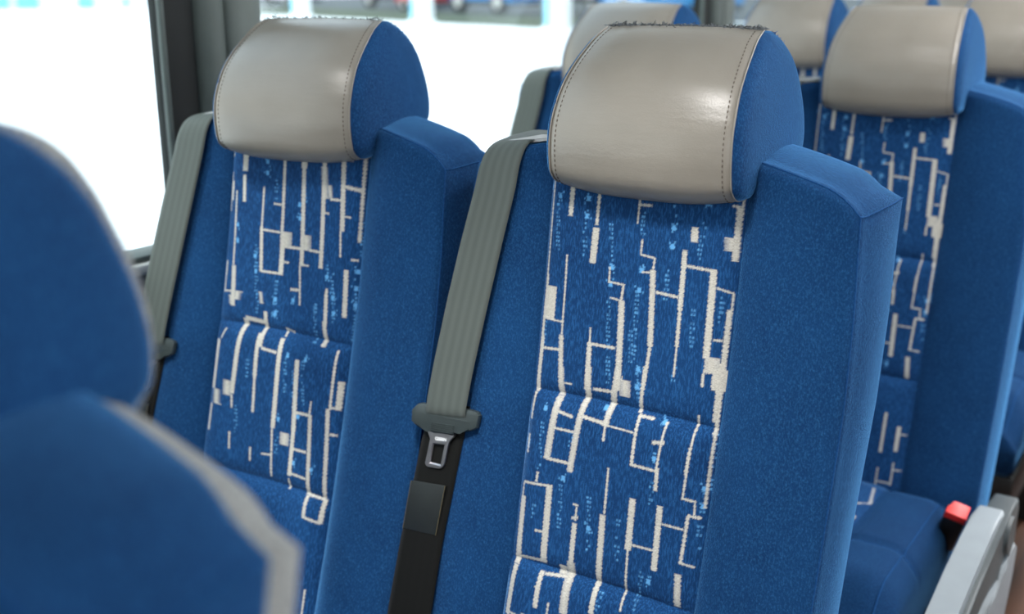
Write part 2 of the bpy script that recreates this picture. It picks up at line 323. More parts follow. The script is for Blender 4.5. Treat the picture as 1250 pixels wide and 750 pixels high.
def loop_normals(L):
    a = np.roll(L, -1, 0) - L; b = L - np.roll(L, 1, 0)
    def nn(d): 
        q = np.stack([-d[:, 1], d[:, 0]], 1); return q / (np.linalg.norm(q, axis=1, keepdims=True) + 1e-9)
    n = nn(a) + nn(b); n /= np.linalg.norm(n, axis=1, keepdims=True)
    c = (n * nn(a)).sum(1, keepdims=True)
    return n / np.clip(c, .6, 1)

NU, NV = 70, 90
def front_grid():
    u = np.linspace(0, 1, NU); u = u + .0 * u
    v = np.linspace(0, 1, NV)
    U, Vv = np.meshgrid(u, v, indexing='ij')
    xt = xL(0) + U * (xR(0) - xL(0))
    W = -.68 + Vv * (wtop(xt) + .68)
    X = xL(W) + U * (xR(W) - xL(W))
    return X, W

def backrest_parts(parent, loc, rot):
    X, W = front_grid()
    n = F_body(X, W)
    V = [(x, -k, w) for x, w, k in zip(X.ravel(), W.ravel(), n.ravel())]
    F = grid(NU, NV, 0, flip=False)
    idx = np.arange(NU * NV).reshape(NU, NV)
    # boundary loop, anticlockwise seen from the front (x right, w up)
    lp = list(idx[:, 0]) + list(idx[-1, 1:]) + list(idx[-2::-1, -1]) + list(idx[0, -2:0:-1])
    P = np.array([(V[i][0], V[i][2]) for i in lp]); n0 = np.array([-V[i][1] for i in lp])
    nr = -loop_normals(P)
    istop = np.array([i in set(idx[:, -1]) for i in lp]); isl = np.array([i in set(idx[0, :]) for i in lp]); isr = np.array([i in set(idx[-1, :]) for i in lp])
    r = .013
    flare = np.zeros_like(P)
    fw = np.interp(P[:, 1], [-.6, -.3, 0], [.001, .004, .012])
    flare[:, 0] += np.where(isr, fw, 0) - np.where(isl, fw * .15, 0)
    flare[:, 1] += np.where(istop, .022, 0)
    rings = []
    for k in range(1, 6):
        a = math.pi / 2 * k / 5
        rings.append((P + nr * r * math.sin(a), n0 - r * (1 - math.cos(a))))
    base, nb = rings[-1]
    for t in (.12, .3, .5, .7, .85, 1.):
        bul = .004 * math.sin(math.pi * t)
        rings.append((base + flare * t + nr * bul, nb + (-.082 - nb) * t))
    end, ne = rings[-1]
    for k in range(1, 4):
        a = math.pi / 2 * k / 3
        rings.append((end - nr * .010 * (1 - math.cos(a)), ne - .010 * math.sin(a)))
    prev = lp; m = len(lp)
    for (q, nn) in rings:
        b = len(V)
        V += [(q[i, 0], -float(np.broadcast_to(nn, (m,))[i]), q[i, 1]) for i in range(m)]
        cur = list(range(b, b + m))
        for i in range(m):
            j = (i + 1) % m
            F.append((prev[i], cur[i], cur[j], prev[j]))
        prev = cur
    c = np.array([V[i] for i in prev]).mean(0); V.append(tuple(c)); ci = len(V) - 1
    for i in range(m): F.append((prev[i], ci, prev[(i + 1) % m]))
    body = mesh('backrest', V, F, M_PLUSH, parent, loc, rot)
    # welts: along the front edge and across the shoulders
    fr = rings[2]; sel = [i for i in range(m) if (isr[i] or isl[i] or istop[i])]
    st = [i for i in range(m)]
    k0 = NU - 1                                            # bottom right corner of the loop
    order = [(k0 + i) % m for i in range(m - NU + 2)]
    Pw = np.array([(fr[0][i, 0], -fr[1][i] + .0002, fr[0][i, 1]) for i in order])
    parts = [tube(Pw, .0010)]
    for cx in (int(NU - 1 + NV - 1), int(NU - 1 + NV - 1 + NU - 1)):
        parts.append(tube([(q[cx, 0], -float(np.broadcast_to(nn, (m,))[cx]), q[cx, 1]) for q, nn in rings[2:11]], .0009))
    v, f = merge(parts)
    mesh('welt_seam', v, f, M_WELT, body)
    # rear carpet cover
    V2 = []; F2 = []; prev = None
    for off, nn in ((-.004, -.080), (-.004, -.090), (-.0085, -.105), (-.016, -.119), (-.03, -.129), (-.055, -.134)):
        b = len(V2); q = end + nr * off
        V2 += [(q[i, 0], -nn, q[i, 1]) for i in range(m)]
        cur = list(range(b, b + m))
        if prev:
            for i in range(m): F2.append((prev[i], cur[i], cur[(i + 1) % m], prev[(i + 1) % m]))
        prev = cur
    V2.append((XC, .136, -.3)); ci = len(V2) - 1
    for i in range(m): F2.append((prev[i], ci, prev[(i + 1) % m]))
    mesh('back_cover', V2, F2, M_CARPET, parent, loc, rot)
    return body

# ---- woven pattern, painted on the panel's own vertices as a colour attribute
def paint(me, X, W, segs, dots, cols, seed):
    rs = np.random.RandomState(seed)
    cream = np.zeros(X.size, np.float32); blue = np.zeros(X.size, np.float32)
    x = X.ravel(); w = W.ravel()
    jag = .0007 * (np.sin(w * 2300 + 3 * np.sin(w * 611)) + np.sin(w * 1370 + x * 40)) * .5
    jx = .0006 * np.sin(x * 2100 + 2 * np.sin(x * 700))
    def seg(x1, y1, x2, y2, hw, soft=.0006):
        mx = hw + .004
        k = np.nonzero((x > min(x1, x2) - mx) & (x < max(x1, x2) + mx) & (w > min(y1, y2) - mx) & (w < max(y1, y2) + mx))[0]
        if not len(k): return k, 0
        dx, dy = x2 - x1, y2 - y1; L2 = dx * dx + dy * dy + 1e-12
        px, pw = x[k], w[k]
        t = np.clip(((px - x1) * dx + (pw - y1) * dy) / L2, 0, 1)
        ex, ey = np.abs(px - x1 - t * dx), np.abs(pw - y1 - t * dy)
        vert = abs(dy) > abs(dx)
        h = hw + (jag[k] if vert else jx[k]) * min(1, hw / .0015)
        if vert: dd = np.maximum(ex - h, ey - .0004)
        else: dd = np.maximum(ey - h, ex - .0004)
        return k, 1 - sst(-soft, soft, dd)
    for s in segs:
        x1, y1, x2, y2, hw = [q / 1000 for q in s]
        lo_, hi_ = SL + .0065 + hw, SR - .0045 - min(hw, .003)
        x1, x2 = min(max(x1, lo_), hi_), min(max(x2, lo_), hi_)
        k, v = seg(x1, y1, x2, y2, max(hw, .0008))
        if len(k): cream[k] = np.maximum(cream[k], v)
    for d in dots:
        a, b = d[0] / 1000, d[1] / 1000; r_ = .0022
        k, v = seg(a, b - r_, a, b + r_, r_)
        if len(k): blue[k] = np.maximum(blue[k], v)
        for _ in range(4):
            a2, b2 = a + rs.uniform(-.005, .005), b + rs.uniform(-.006, .006)
            k, v = seg(a2, b2 - .0006, a2, b2 + .0006, .0007)
            if len(k): blue[k] = np.maximum(blue[k], v * .9)
    for c in cols:
        x1, y1, x2, y2 = [q / 1000 for q in c]
        nn = max(3, int(abs(y2 - y1) / .0042))
        for i in range(nn + 1):
            t = i / nn
            for o in (0, .0028):
                if rs.rand() < .35: continue
                a, b = x1 + (x2 - x1) * t + o + rs.uniform(-.0006, .0006), y1 + (y2 - y1) * t
                k, v = seg(a, b - .0007, a, b + .0007, .0006 + .0005 * rs.rand())
                if len(k): blue[k] = np.maximum(blue[k], v * rs.uniform(.4, 1))
    ca = me.color_attributes.new('pat', 'FLOAT_COLOR', 'POINT')
    rgba = np.zeros((X.size, 4), np.float32); rgba[:, 0] = cream; rgba[:, 1] = blue; rgba[:, 3] = 1
    ca.data.foreach_set('color', rgba.ravel())

def extend(segs, seed, w0=-.52):
    """the weave carries on below what can be seen"""
    rs = np.random.RandomState(seed); out = []
    for i in range(9):
        x = -205 + i * 24 + rs.uniform(-3, 3); y = w0 * 1000 + rs.uniform(-20, 30)
        while y > -640:
            L = rs.uniform(25, 70); out.append((x, y, x, y - L, rs.choice([1, 2, 2.6])))
            if rs.rand() < .6: out.append((x, y - L * .3, x + 22, y - L * .3, 1))
            y -= L + rs.uniform(10, 30)
    return segs + out

def panel_part(parent, loc, rot, segs, dots, cols, seed, nx=224, nw=690):
    X, W = np.meshgrid(np.linspace(SL - .0005, SR + .0005, nx), np.linspace(-.64, .05, nw), indexing='ij')
    Nn = F_panel(X, W)
    V = np.stack([X.ravel(), -Nn.ravel(), W.ravel()], 1)
    o = mesh('center_panel', V, grid(nx, nw), M_PANEL, parent, loc, rot)
    paint(o.data, X, W, segs, dots, cols, seed)
    return o

# ---- headrest in upright coordinates; origin at the top of the aisle-side leather seam
HX0, HX1 = -.196, .0
H_FRONT = [(.0, -.148), (-.045, -.150), (-.070, -.147), (-.079, -.139), (-.083, -.122), (-.0835, -.105), (-.081, -.087), (-.0735, -.068), (-.063, -.050), (-.047, -.033), (-.029, -.0185), (-.010, -.0055), (.009, .003)]
H_REAR = [(.022, .002), (.037, -.004), (.050, -.0125), (.062, -.024), (.071, -.038), (.078, -.055), (.084, -.072), (.088, -.090), (.089, -.105), (.086, -.118), (.076, -.126), (.05, -.131), (.02, -.138)]
def taper(z): return .0125 * np.clip((z + .148) / .15, 0, 1) ** 3
def smooth_poly(P, n):
    P = np.asarray(P, float)
    d = np.r_[0, np.cumsum(np.linalg.norm(np.diff(P, axis=0), axis=1))]
    # Catmull-Rom through chord-length knots
    t = np.linspace(0, d[-1], n); out = []
    T = np.gradient(P, d, axis=0)
    for q in t:
        i = min(np.searchsorted(d, q, side='right') - 1, len(P) - 2); h = d[i + 1] - d[i]; s = (q - d[i]) / h
        out.append((2 * s**3 - 3 * s**2 + 1) * P[i] + (s**3 - 2 * s**2 + s) * h * T[i] + (-2 * s**3 + 3 * s**2) * P[i + 1] + (s**3 - s**2) * h * T[i + 1])
    return np.array(out)

def headrest_parts(parent, loc, rot, fringe):
    nf, nx = 60, 40
    fr = smooth_poly(H_FRONT, nf)
    tg = np.gradient(fr, axis=0); nrm = np.stack([-tg[:, 1], tg[:, 0]], 1); nrm /= np.linalg.norm(nrm, axis=1, keepdims=True)
    xs = np.linspace(-1, 1, nx); xs = np.sign(xs) * (1 - (1 - np.abs(xs)) ** 1.5)
    hc, hw = (HX0 + HX1) / 2, (HX1 - HX0) / 2
    V = []; 
    for a in xs:
        off = .009 * (1 - abs(a) ** 3) - .0012 * sst(.95, 1, abs(a)) 
        for i in range(nf):
            e = sst(0, .10, i / nf) * (1 - .75 * sst(.82, 1, i / nf))
            p = fr[i] + nrm[i] * off * e
            V.append((hc + a * (hw - taper(p[1])), p[0], p[1]))
    head = mesh('headrest', V, grid(nx, nf), M_LEATHER, parent, loc, rot)
    # leather welt on both edges + stitching just inside it
    for a in (-1, 1):
        V, F = tube([(hc + a * (hw - taper(p[1])), p[0], p[1]) for p in fr], .0009)
        mesh('edge_piping', V, F, M_LEATHER, head)
    for a in (-1, 1):
        parts = []
        x = hc + a * (hw - .0075); aa = 1 - .0075 / hw
        off = .009 * (1 - aa ** 3)
        ln = smooth_poly([fr[i] + nrm[i] * (off * sst(0, .1, i / nf) * (1 - .75 * sst(.82, 1, i / nf)) + .0002) for i in range(10, nf)], 92)
        for i in range(0, 90, 2):
            p, q = ln[i], ln[i + 1]
            parts.append(tube([(x - a * taper(p[1]), p[0], p[1]), (x - a * taper(q[1]), q[0], q[1])], .00055, 5))
        V, F = merge(parts)
        mesh('stitching', V, F, M_THREAD, head)
    # plush side panels
    rear = smooth_poly(H_REAR, 50)
    prof = np.vstack([fr[6:], rear])
    cen = np.array([.01, -.088])
    for a, x0 in ((-1, HX0), (1, HX1)):
        V = []; F = []; m = len(prof)
        ks = [1, .996, .987, .97, .94, .89, .8, .65, .45, .22]
        for k in ks:
            b = a * (.0115 * (1 - k ** 8) ** .5)
            V += [(x0 + b - a * .0008 - a * taper((cen + (p - cen) * k)[1]), *(cen + (p - cen) * k)) for p in prof]
        for r_ in range(len(ks) - 1):
            for i in range(m):
                j = (i + 1) % m; q = (r_ * m + i, r_ * m + j, (r_ + 1) * m + j, (r_ + 1) * m + i)
                F.append(q if a < 0 else q[::-1])
        V.append((x0 + a * (.0107 - taper(cen[1])), *cen)); ci = len(V) - 1; b = (len(ks) - 1) * m
        for i in range(m): F.append((b + i, b + (i + 1) % m, ci))
        mesh('side_panel', V, F, M_PLUSH, head)
    # rear carpet cover, from the top seam down the back
    full = np.vstack([fr[-2:], rear[1:]])
    tg = np.gradient(full, axis=0); nr = np.stack([-tg[:, 1], tg[:, 0]], 1); nr /= np.linalg.norm(nr, axis=1, keepdims=True)
    V = []; nn = len(full)
    for a in xs:
        for i in range(nn):
            e = sst(0, .25, i / nn) * (1 - sst(.9, 1, i / nn))
            p = full[i] + nr[i] * (.014 * (1 - abs(a) ** 14) * e - .0005)
            V.append((hc + a * (hw - taper(p[1])), p[0], p[1]))
    mesh('rear_cover', V, grid(nx, nn), M_CARPET, head)
    # loose fibres along the cut seam
    rs = np.random.RandomState(fringe)
    parts = []
    for i in range(1100 if fringe == 1 else 160):
        x = rs.uniform(HX0 + .016, HX1 - .013); y = rs.normal(.012, .002)
        L = abs(rs.normal(.0030, .0016)) + .001
        d = np.array([rs.uniform(-1, 1), rs.uniform(-.7, .7), rs.uniform(.1, 1.)]); d = d / np.linalg.norm(d) * L
        p = np.array([x, y, .0032])
        q = p + d * .6; e_ = p + d + np.array([rs.uniform(-1, 1), rs.uniform(-1, 1), -.3]) * L * .35
        parts.append(tube([p, q, e_], .00042, 3))
    V, F = merge(parts)
    tag(mesh('frayed_edge', V, F, M_FUZZ, head), kind='stuff')
    parts = []
    for i in range(260):
        k = rs.randint(2, 40); p2 = rear[k]
        t2 = rear[k + 1] - rear[k - 1]; nv2 = np.array([-t2[1], t2[0]]); nv2 /= np.linalg.norm(nv2)
        L = abs(rs.normal(.0018, .001)) + .0006
        p = np.array([HX1 - .0005 - taper(p2[1]), p2[0], p2[1]]); d = np.array([rs.uniform(-.3, .8), *(nv2 * rs.uniform(.4, 1))]) * L
        parts.append(tube([p, p + d * .6, p + d + rs.uniform(-.4, .4, 3) * L], .00032, 3))
    V, F = merge(parts)
    tag(mesh('side_fibres', V, F, M_FUZZB, head), kind='stuff')
    return head

# ---- belt
def ribbon(path, n=90, thick=.0013):
    """path rows: x centre, w, n, half width, tilt -> closed ribbon"""
    A = np.array(path, float)
    d = np.r_[0, np.cumsum(np.linalg.norm(np.diff(A[:, :3], axis=0), axis=1))]
    t = np.linspace(0, d[-1], n)
    C = smooth_poly(A, n) if False else np.stack([np.interp(t, d, A[:, k]) for k in range(5)], 1)
    for _ in range(3):
        C[1:-1] = (C[:-2] + 2 * C[1:-1] + C[2:]) / 4
    V = []; UV = []; m = 9
    tg = np.gradient(C[:, :3], axis=0); tg /= np.linalg.norm(tg, axis=1, keepdims=True)
    for s in (1, -1):
        for i in range(n):
            nv = np.array([-0., tg[i, 2] * -1, tg[i, 1]]); nv = np.array([0, -tg[i, 2], tg[i, 1]]); nv /= np.linalg.norm(nv) + 1e-9
            for j in range(m):
                a = -1 + 2 * j / (m - 1)
                p = C[i, :3] + np.array([a * C[i, 3], a * C[i, 4], 0]) + nv * (thick / 2 * s * (1 if abs(a) < 1 else .2) )
                V.append((p[0], -p[2], p[1])); UV.append((j / (m - 1), t[i]))
    F = grid(n, m, 0, True) + grid(n, m, n * m, False)
    for i in range(n - 1):
        for j in (0, m - 1):
            a, b = i * m + j, (i + 1) * m + j
            F.append((a, b, b + n * m, a + n * m))
    return V, F, UV

def poly_part(name, outline, n0, n1, mat, parent, bev, hole=None, loc=(0, 0, 0), rot=(0, 0, 0)):
    bm = bmesh.new()
    ax = lambda a, b, h: (a, -h, b)
    if hole is None:
        add_prism(bm, outline, n0, n1, ax, bev)
    else:
        outline, hole = [np.array(q) for q in (outline, hole)]
        def res(P, n):
            Q = np.vstack([P, P[:1]]); d = np.r_[0, np.cumsum(np.linalg.norm(np.diff(Q, axis=0), axis=1))]
            t = np.linspace(0, d[-1], n, endpoint=False); return np.stack([np.interp(t, d, Q[:, k]) for k in (0, 1)], 1)
        c = hole.mean(0)
        # rays from the hole centre meet both outlines
        def cast(P, th):
            dr = np.array([math.cos(th), math.sin(th)]); best = None
            for i in range(len(P)):
                p, q = P[i] - c, P[(i + 1) % len(P)] - c
                M = np.array([dr, p - q]).T
                if abs(np.linalg.det(M)) < 1e-14: continue
                s, t = np.linalg.solve(M, p)
                if s > 0 and -1e-6 <= t <= 1 + 1e-6 and (best is None or s > best): best = s
            return c + dr * best
        ths = sorted([math.atan2(*(q - c)[::-1]) for q in np.vstack([outline, hole])])
        O = [cast(outline, t) for t in ths]; H = [cast(hole, t) for t in ths]; n = len(ths)
        w = (n1 - n0) * .5
        def inset(P, k): return [p + (c - p) * k for p in P]
        rings = [(O, n0), (O, n1 - w), (inset(O, .05), n1), ([h + (h - c) * .12 for h in H], n1), (H, n1 - w), (H, n0)]
        R_ = [[bm.verts.new(ax(*p, h)) for p in P] for P, h in rings]
        for a in range(len(R_)):
            A, B = R_[a], R_[(a + 1) % len(R_)]
            for i in range(n):
                j = (i + 1) % n
                bm.faces.new((A[i], A[j], B[j], B[i]))
    return bm_mesh(name, bm, mat, parent, loc, rot, angle=30)

def belt_parts(parent, loc, rot):
    up = [(-.263, .040, -.092, .023, 0), (-.265, .051, -.078, .023, 0), (-.267, .0425, -.035, .024, .002), (-.268, .034, -.006, .0245, .003), (-.269, .0285, .006, .0247, .0035), (-.270, .020, .0135, .025, .004), (-.272, .004, .0175, .0256, .0035), (-.274, -.02, .0190, .0262, .003),
          (-.280, -.08, .0210, .0268, .0015), (-.288, -.15, .0240, .0270, .0005), (-.2945, -.22, .0275, .0268, .001), (-.2965, -.252, .0290, .0268, .0015), (-.2975, -.2735, .0295, .0268, .003), (-.2980, -.2790, .022, .0266, .003)]
    up = [(a + float(curve(b)) * .75 * (b < -.02), b, c + float(curve(b)) * (c > 0), e, g) for a, b, c, e, g in up]
    V, F, UV = ribbon(up, 110)
    belt = mesh('seat_belt', V, F, M_WEB, parent, loc, rot, uv=UV)
    lo = [(-.2975, -.262, .0185, .0268, .003), (-.303, -.30, .0205, .0278, .003), (-.3085, -.355, .0215, .0283, .004), (-.316, -.42, .0225, .029, .004), (-.3215, -.51, .0245, .030, .004), (-.327, -.60, .0225, .0285, .004), (-.327, -.665, .012, .028, .004)]
    lo = [(a + float(curve(b)) * .75, b, c + float(curve(b)), e, g) for a, b, c, e, g in lo]
    V, F, UV = ribbon(lo, 70)
    mesh('lower_strap', V, F, M_WEBB, belt, uv=UV)
    CG, CT, CPT = float(curve(-.28)), float(curve(-.315)), float(curve(-.385)) + .0006
    gx = lambda L: [(a - .0058, b) for a, b in L]
    grip = gx([(-0.3338, -0.2664), (-0.3391, -0.2684), (-0.3465, -0.2762), (-0.3456, -0.2895), (-0.3386, -0.2936), (-0.3218, -0.2945), (-0.3132, -0.297), (-0.2854, -0.2925), (-0.2781, -0.2872), (-0.2653, -0.2844), (-0.2569, -0.2793), (-0.2549, -0.2648), (-0.2584, -0.2615), (-0.2658, -0.2608)])
    g = poly_part('latch_grip', grip[::-1], .0195 + CG, .0275 + CG, M_GRIP, belt, .0026)
    bm = bmesh.new()
    add_prism(bm, gx([(-.3295, -.2785), (-.2653, -.2752), (-.2650, -.2735), (-.3293, -.2768)]), .0272 + CG, .0280 + CG, lambda a, b, h: (a, -h, b))
    for k in range(5):
        y = -.2828 - k * .0021
        add_prism(bm, gx([(-.3165, y - .0027), (-.2855, y - .0004), (-.2855, y + .0006), (-.3165, y - .0017)]), .0270 + CG, .0284 + CG, lambda a, b, h: (a, -h, b))
    bm_mesh('grip_ribs', bm, M_GRIP, g and belt)
    tong = [(-0.3229, -0.2951), (-0.3179, -0.3003), (-0.318, -0.3035), (-0.3216, -0.3334), (-0.3203, -0.3355), (-0.3171, -0.3366), (-0.301, -0.3352), (-0.2973, -0.333), (-0.2955, -0.3305), (-0.2941, -0.3278), (-0.2915, -0.3032), (-0.29, -0.3001), (-0.2841, -0.2926)]
    hole = [(-0.3128, -0.3092), (-0.2978, -0.3074), (-0.3002, -0.33), (-0.3144, -0.3305)]
    poly_part('latch_tongue', gx(tong), .0222 + CT, .0250 + CT, M_STEEL, belt, 0, hole=gx(hole))
    # small stamped maker's mark: five letter-like white strokes
    cu = bpy.data.curves.new('mark', 'FONT'); cu.body = 'GSSBN'; cu.size = .0052; cu.extrude = .0001; cu.offset = .00012
    ob = bpy.data.objects.new('mark', cu); COL.objects.link(ob)
    dg = bpy.context.evaluated_depsgraph_get(); me = bpy.data.meshes.new_from_object(ob.evaluated_get(dg))
    bpy.data.objects.remove(ob); bpy.data.curves.remove(cu)
    me.materials.clear(); me.materials.append(M_WHITE)
    mk = bpy.data.objects.new('stamped_lettering', me); COL.objects.link(mk); mk.parent = belt
    mk.location = (-.3163, -.0252 - CT, -.3040); mk.rotation_euler = (math.pi / 2, math.radians(-6), 0)
    # stitched patch
    q = gx([(-0.3360, -0.3562), (-0.2888, -0.3510), (-0.2945, -0.4092), (-0.3408, -0.4130)])
    poly_part('label_patch', q[::-1], .0215 + CPT, .0240 + CPT, M_PATCH, belt, .0006)
    q3 = [np.array([a, -.0243 - CPT, b]) for a, b in q]
    for a, b, nn in ((q3[1], q3[2], 1), (q3[3], q3[0], 1)):
        v, f = tube([a, b], .00035, 4)
        mesh('patch_stitching', v, f, M_TAN, belt)
    # guide moulding the webbing comes out of
    bm = bmesh.new()
    pts = [(-.235, .0345), (-.205, .0405), (-.2, .044), (-.235, .042), (-.292, .030), (-.298, .0235)]
    add_prism(bm, pts, -.06, -.004, lambda a, b, h: (a, -h, b), .002)
    bm_mesh('belt_guide', bm, M_GUIDE, parent, loc, rot)
    return belt

# ---- cushion, buckle, armrest, base (upright coordinates)
def cushion_parts(parent, loc, segs):
    x0, x1 = -.331, .100
    nx, ny = 60, 60
    U, Vv = np.meshgrid(np.linspace(-1, 1, nx), np.linspace(0, 1, ny), indexing='ij')
    X = (x0 + x1) / 2 + U * (x1 - x0) / 2; Y = -.145 - Vv * .45
    def top(X, Y):
        u = np.abs((X - (x0 + x1) / 2) / ((x1 - x0) / 2)); v = (-.145 - Y) / .45
        z = -.682 - .05 * (1 - sst(0, .28, v)) - .05 * sst(.78, 1, v) ** 1.5
        z = z - .006 * np.exp(-((v - .63) / .012) ** 2) - .004 * np.exp(-(np.minimum(np.abs(X - SR), np.abs(X - SL)) / .006) ** 2)
        return z - .035 * np.clip((u - .80) / .2, 0, 1) ** 2.2
    Z = top(X, Y)
    V = list(np.stack([X.ravel(), Y.ravel(), Z.ravel()], 1)); F = grid(nx, ny)
    idx = np.arange(nx * ny).reshape(nx, ny)
    lp = list(idx[:, 0]) + list(idx[-1, 1:]) + list(idx[-2::-1, -1]) + list(idx[0, -2:0:-1])
    m = len(lp); prev = lp; cen = np.array([(x0 + x1) / 2, -.37])
    for k, dz in ((1.012, -.02), (1.012, -.06), (1., -.095), (.93, -.11)):
        b = len(V)
        for i in lp:
            p = np.array(V[i]); xy = cen + (p[:2] - cen) * k
            zz = -.735 + (dz + .02) if dz > -.09 else -.735 + dz + .02
            V.append((xy[0], xy[1], min(zz, p[2] - .004)))
        cur = list(range(b, b + m))
        for i in range(m): F.append((prev[i], prev[(i + 1) % m], cur[(i + 1) % m], cur[i]))
        prev = cur
    V.append((cen[0], cen[1], -.83)); ci = len(V) - 1
    for i in range(m): F.append((prev[i], prev[(i + 1) % m], ci))
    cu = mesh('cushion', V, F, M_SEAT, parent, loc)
    Xp, Yp = np.meshgrid(np.linspace(SL, SR, 110), np.linspace(-.60, -.15, 220), indexing='ij')
    u = np.clip(np.abs((Xp - XC) / .111), 0, 1)
    Zp = top(Xp, Yp) + .004 * (1 - u ** 8) - .0008
    pn = mesh('cushion_panel', np.stack([Xp.ravel(), Yp.ravel(), Zp.ravel()], 1), grid(110, 220), M_PANEL, cu)
    sg = [(-.5, -318, -12, -268, 1.4), (-16, -330, -4, -322, 4.5), (-44, -338, -12, -330, 2.5), (-10, -372, -12, -428, 4.8), (-62, -340, -64, -420, 2.4), (-95, -240, -97, -420, 2.4), (-62, -370, -12, -372, 1), (-150, -200, -152, -380, 2.6), (-150, -300, -98, -300, 1.2), (-190, -250, -192, -470, 2)]
    paint(pn.data, Xp, Yp, sg, [(-30, -300), (-120, -330)], [(-40, -300, -42, -420), (-170, -220, -172, -400)], 5)
    # welt across and along the cushion
    wl = []
    ya = -.145 - .63 * .45
    xs_ = np.linspace(x0 + .004, x1 - .004, 50)
    wl.append(tube(np.stack([xs_, np.full(50, ya), top(xs_, np.full(50, ya)) + .001], 1), .0013))
    for xx in (x1 - .022, x0 + .022):
        ys_ = np.linspace(-.2, -.585, 50)
        wl.append(tube(np.stack([np.full(50, xx), ys_, top(np.full(50, xx), ys_) + .0008], 1), .0014))
    v, f = merge(wl); mesh('cushion_welt', v, f, M_WELT, cu)
    return cu

def buckle_parts(parent, loc):
    bm = bmesh.new()
    add_box(bm, -.015, .015, -.013, .013, -.07, .0, .004, 2)
    q = (math.radians(24), math.radians(14), math.radians(6))
    bk = bm_mesh('buckle', bm, M_BLACK, parent, (loc[0] + .112, loc[1] - .295, loc[2] - .676), q)
    bm = bmesh.new()
    pts = [(-.0145, -.0125), (.0145, -.0125), (.0145, .0125), (-.006, .0125), (-.006, .0095), (-.0105, .0095), (-.0105, -.001), (-.0145, -.001)]
    add_prism(bm, pts, -.004, .010, lambda a, b, h: (a, b, h), .0018)
    bm_mesh('release_button', bm, M_RED, bk)
    return bk

def armrest_parts(parent, loc):
    yz = lambda a, b, h: (h, a, b)
    # dark curved core
    core = [(-.245, -.668), (-.205, -.668), (-.195, -.685), (-.2, -.74), (-.24, -.79), (-.30, -.80), (-.30, -.745), (-.36, -.735), (-.62, -.772), (-.62, -.752), (-.42, -.700), (-.33, -.682)]
    bm = bmesh.new(); add_prism(bm, [(a, b - .004) for a, b in core], .143, .177, yz, .004)
    arm = bm_mesh('armrest', bm, M_ARMD, parent, loc)
    pad = [(-.262, -.664), (-.262, -.676), (-.33, -.690), (-.42, -.712), (-.52, -.738), (-.62, -.762), (-.645, -.758), (-.645, -.742), (-.60, -.728), (-.52, -.706), (-.44, -.686), (-.36, -.671), (-.30, -.664)]
    bm = bmesh.new(); add_prism(bm, [(a, b - .006) for a, b in pad], .133, .169, yz, .005, 3)
    bm_mesh('arm_pad', bm, M_ARM, arm)
    bm = bmesh.new(); add_cyl(bm, (.166, -.262, -.705), (.182, -.262, -.705), .030, .027, 36)
    bm_mesh('pivot_disc', bm, M_ARMD, arm)
    bm = bmesh.new()
    sh = [(-.205, -.745), (-.215, -.79), (-.26, -.87), (-.58, -.87), (-.62, -.80), (-.58, -.778), (-.42, -.765), (-.375, -.765), (-.345, -.757), (-.30, -.757), (-.285, -.742), (-.26, -.736), (-.235, -.725)]
    add_prism(bm, sh, .150, .183, yz, .006, 3)
    bm_mesh('side_shell', bm, M_ARM, arm)
    return arm

def base_parts(parent, loc):
    bm = bmesh.new()
    add_box(bm, -.325, .098, -.56, -.16, -.87, -.835, .004)
    bm_mesh('seat_frame', bm, M_FRAME, parent, loc)
    for x in (-.29, .05):
        bm = bmesh.new()
        add_prism(bm, [(-.50, -.866), (-.20, -.866), (-.15, -ZF), (-.19, -ZF), (-.24, -.95), (-.46, -.95), (-.50, -ZF), (-.54, -ZF)], x, x + .03, lambda a, b, h: (h, a, b), .003)
        bm_mesh('leg', bm, M_FRAME, parent, loc)

M_WELT = plush('blue welt', (.004, .036, .125), (.006, .05, .165), (.02, .10, .26), .3)
M_GUIDE = plain('grey guide moulding', (.42, .42, .42), .35)

def make_seat(kind, recline, fringe):
    root = empty('coach_seat', (0, 0, 0))
    loc = (-XC, -.048, ZF - .147); rot = (-math.radians(recline), 0, 0)
    backrest_parts(root, loc, rot)
    if kind == 'aisle': panel_part(root, loc, rot, extend(AISLE_SEGS, 3, -.475), AISLE_DOTS, AISLE_COLS, 11)
    else: panel_part(root, loc, rot, extend(WINDOW_SEGS, 4, -.53), WINDOW_DOTS, WINDOW_COLS, 12)
    headrest_parts(root, (-XC, 0, ZF), (0, 0, 0), fringe)
    belt_parts(root, loc, rot)
    lc = (-XC, 0, ZF)
    cushion_parts(root, lc, None)
    buckle_parts(root, lc)
    if kind == 'aisle': armrest_parts(root, lc)
    base_parts(root, lc)
    return root

def copy_tree(o, parent=None):
    c = o.copy(); COL.objects.link(c); c.parent = parent
    for ch in list(o.children): copy_tree(ch, c)
    return c

def child(o, nm):
    return [c for c in o.children if c.name.split('.')[0] == nm]

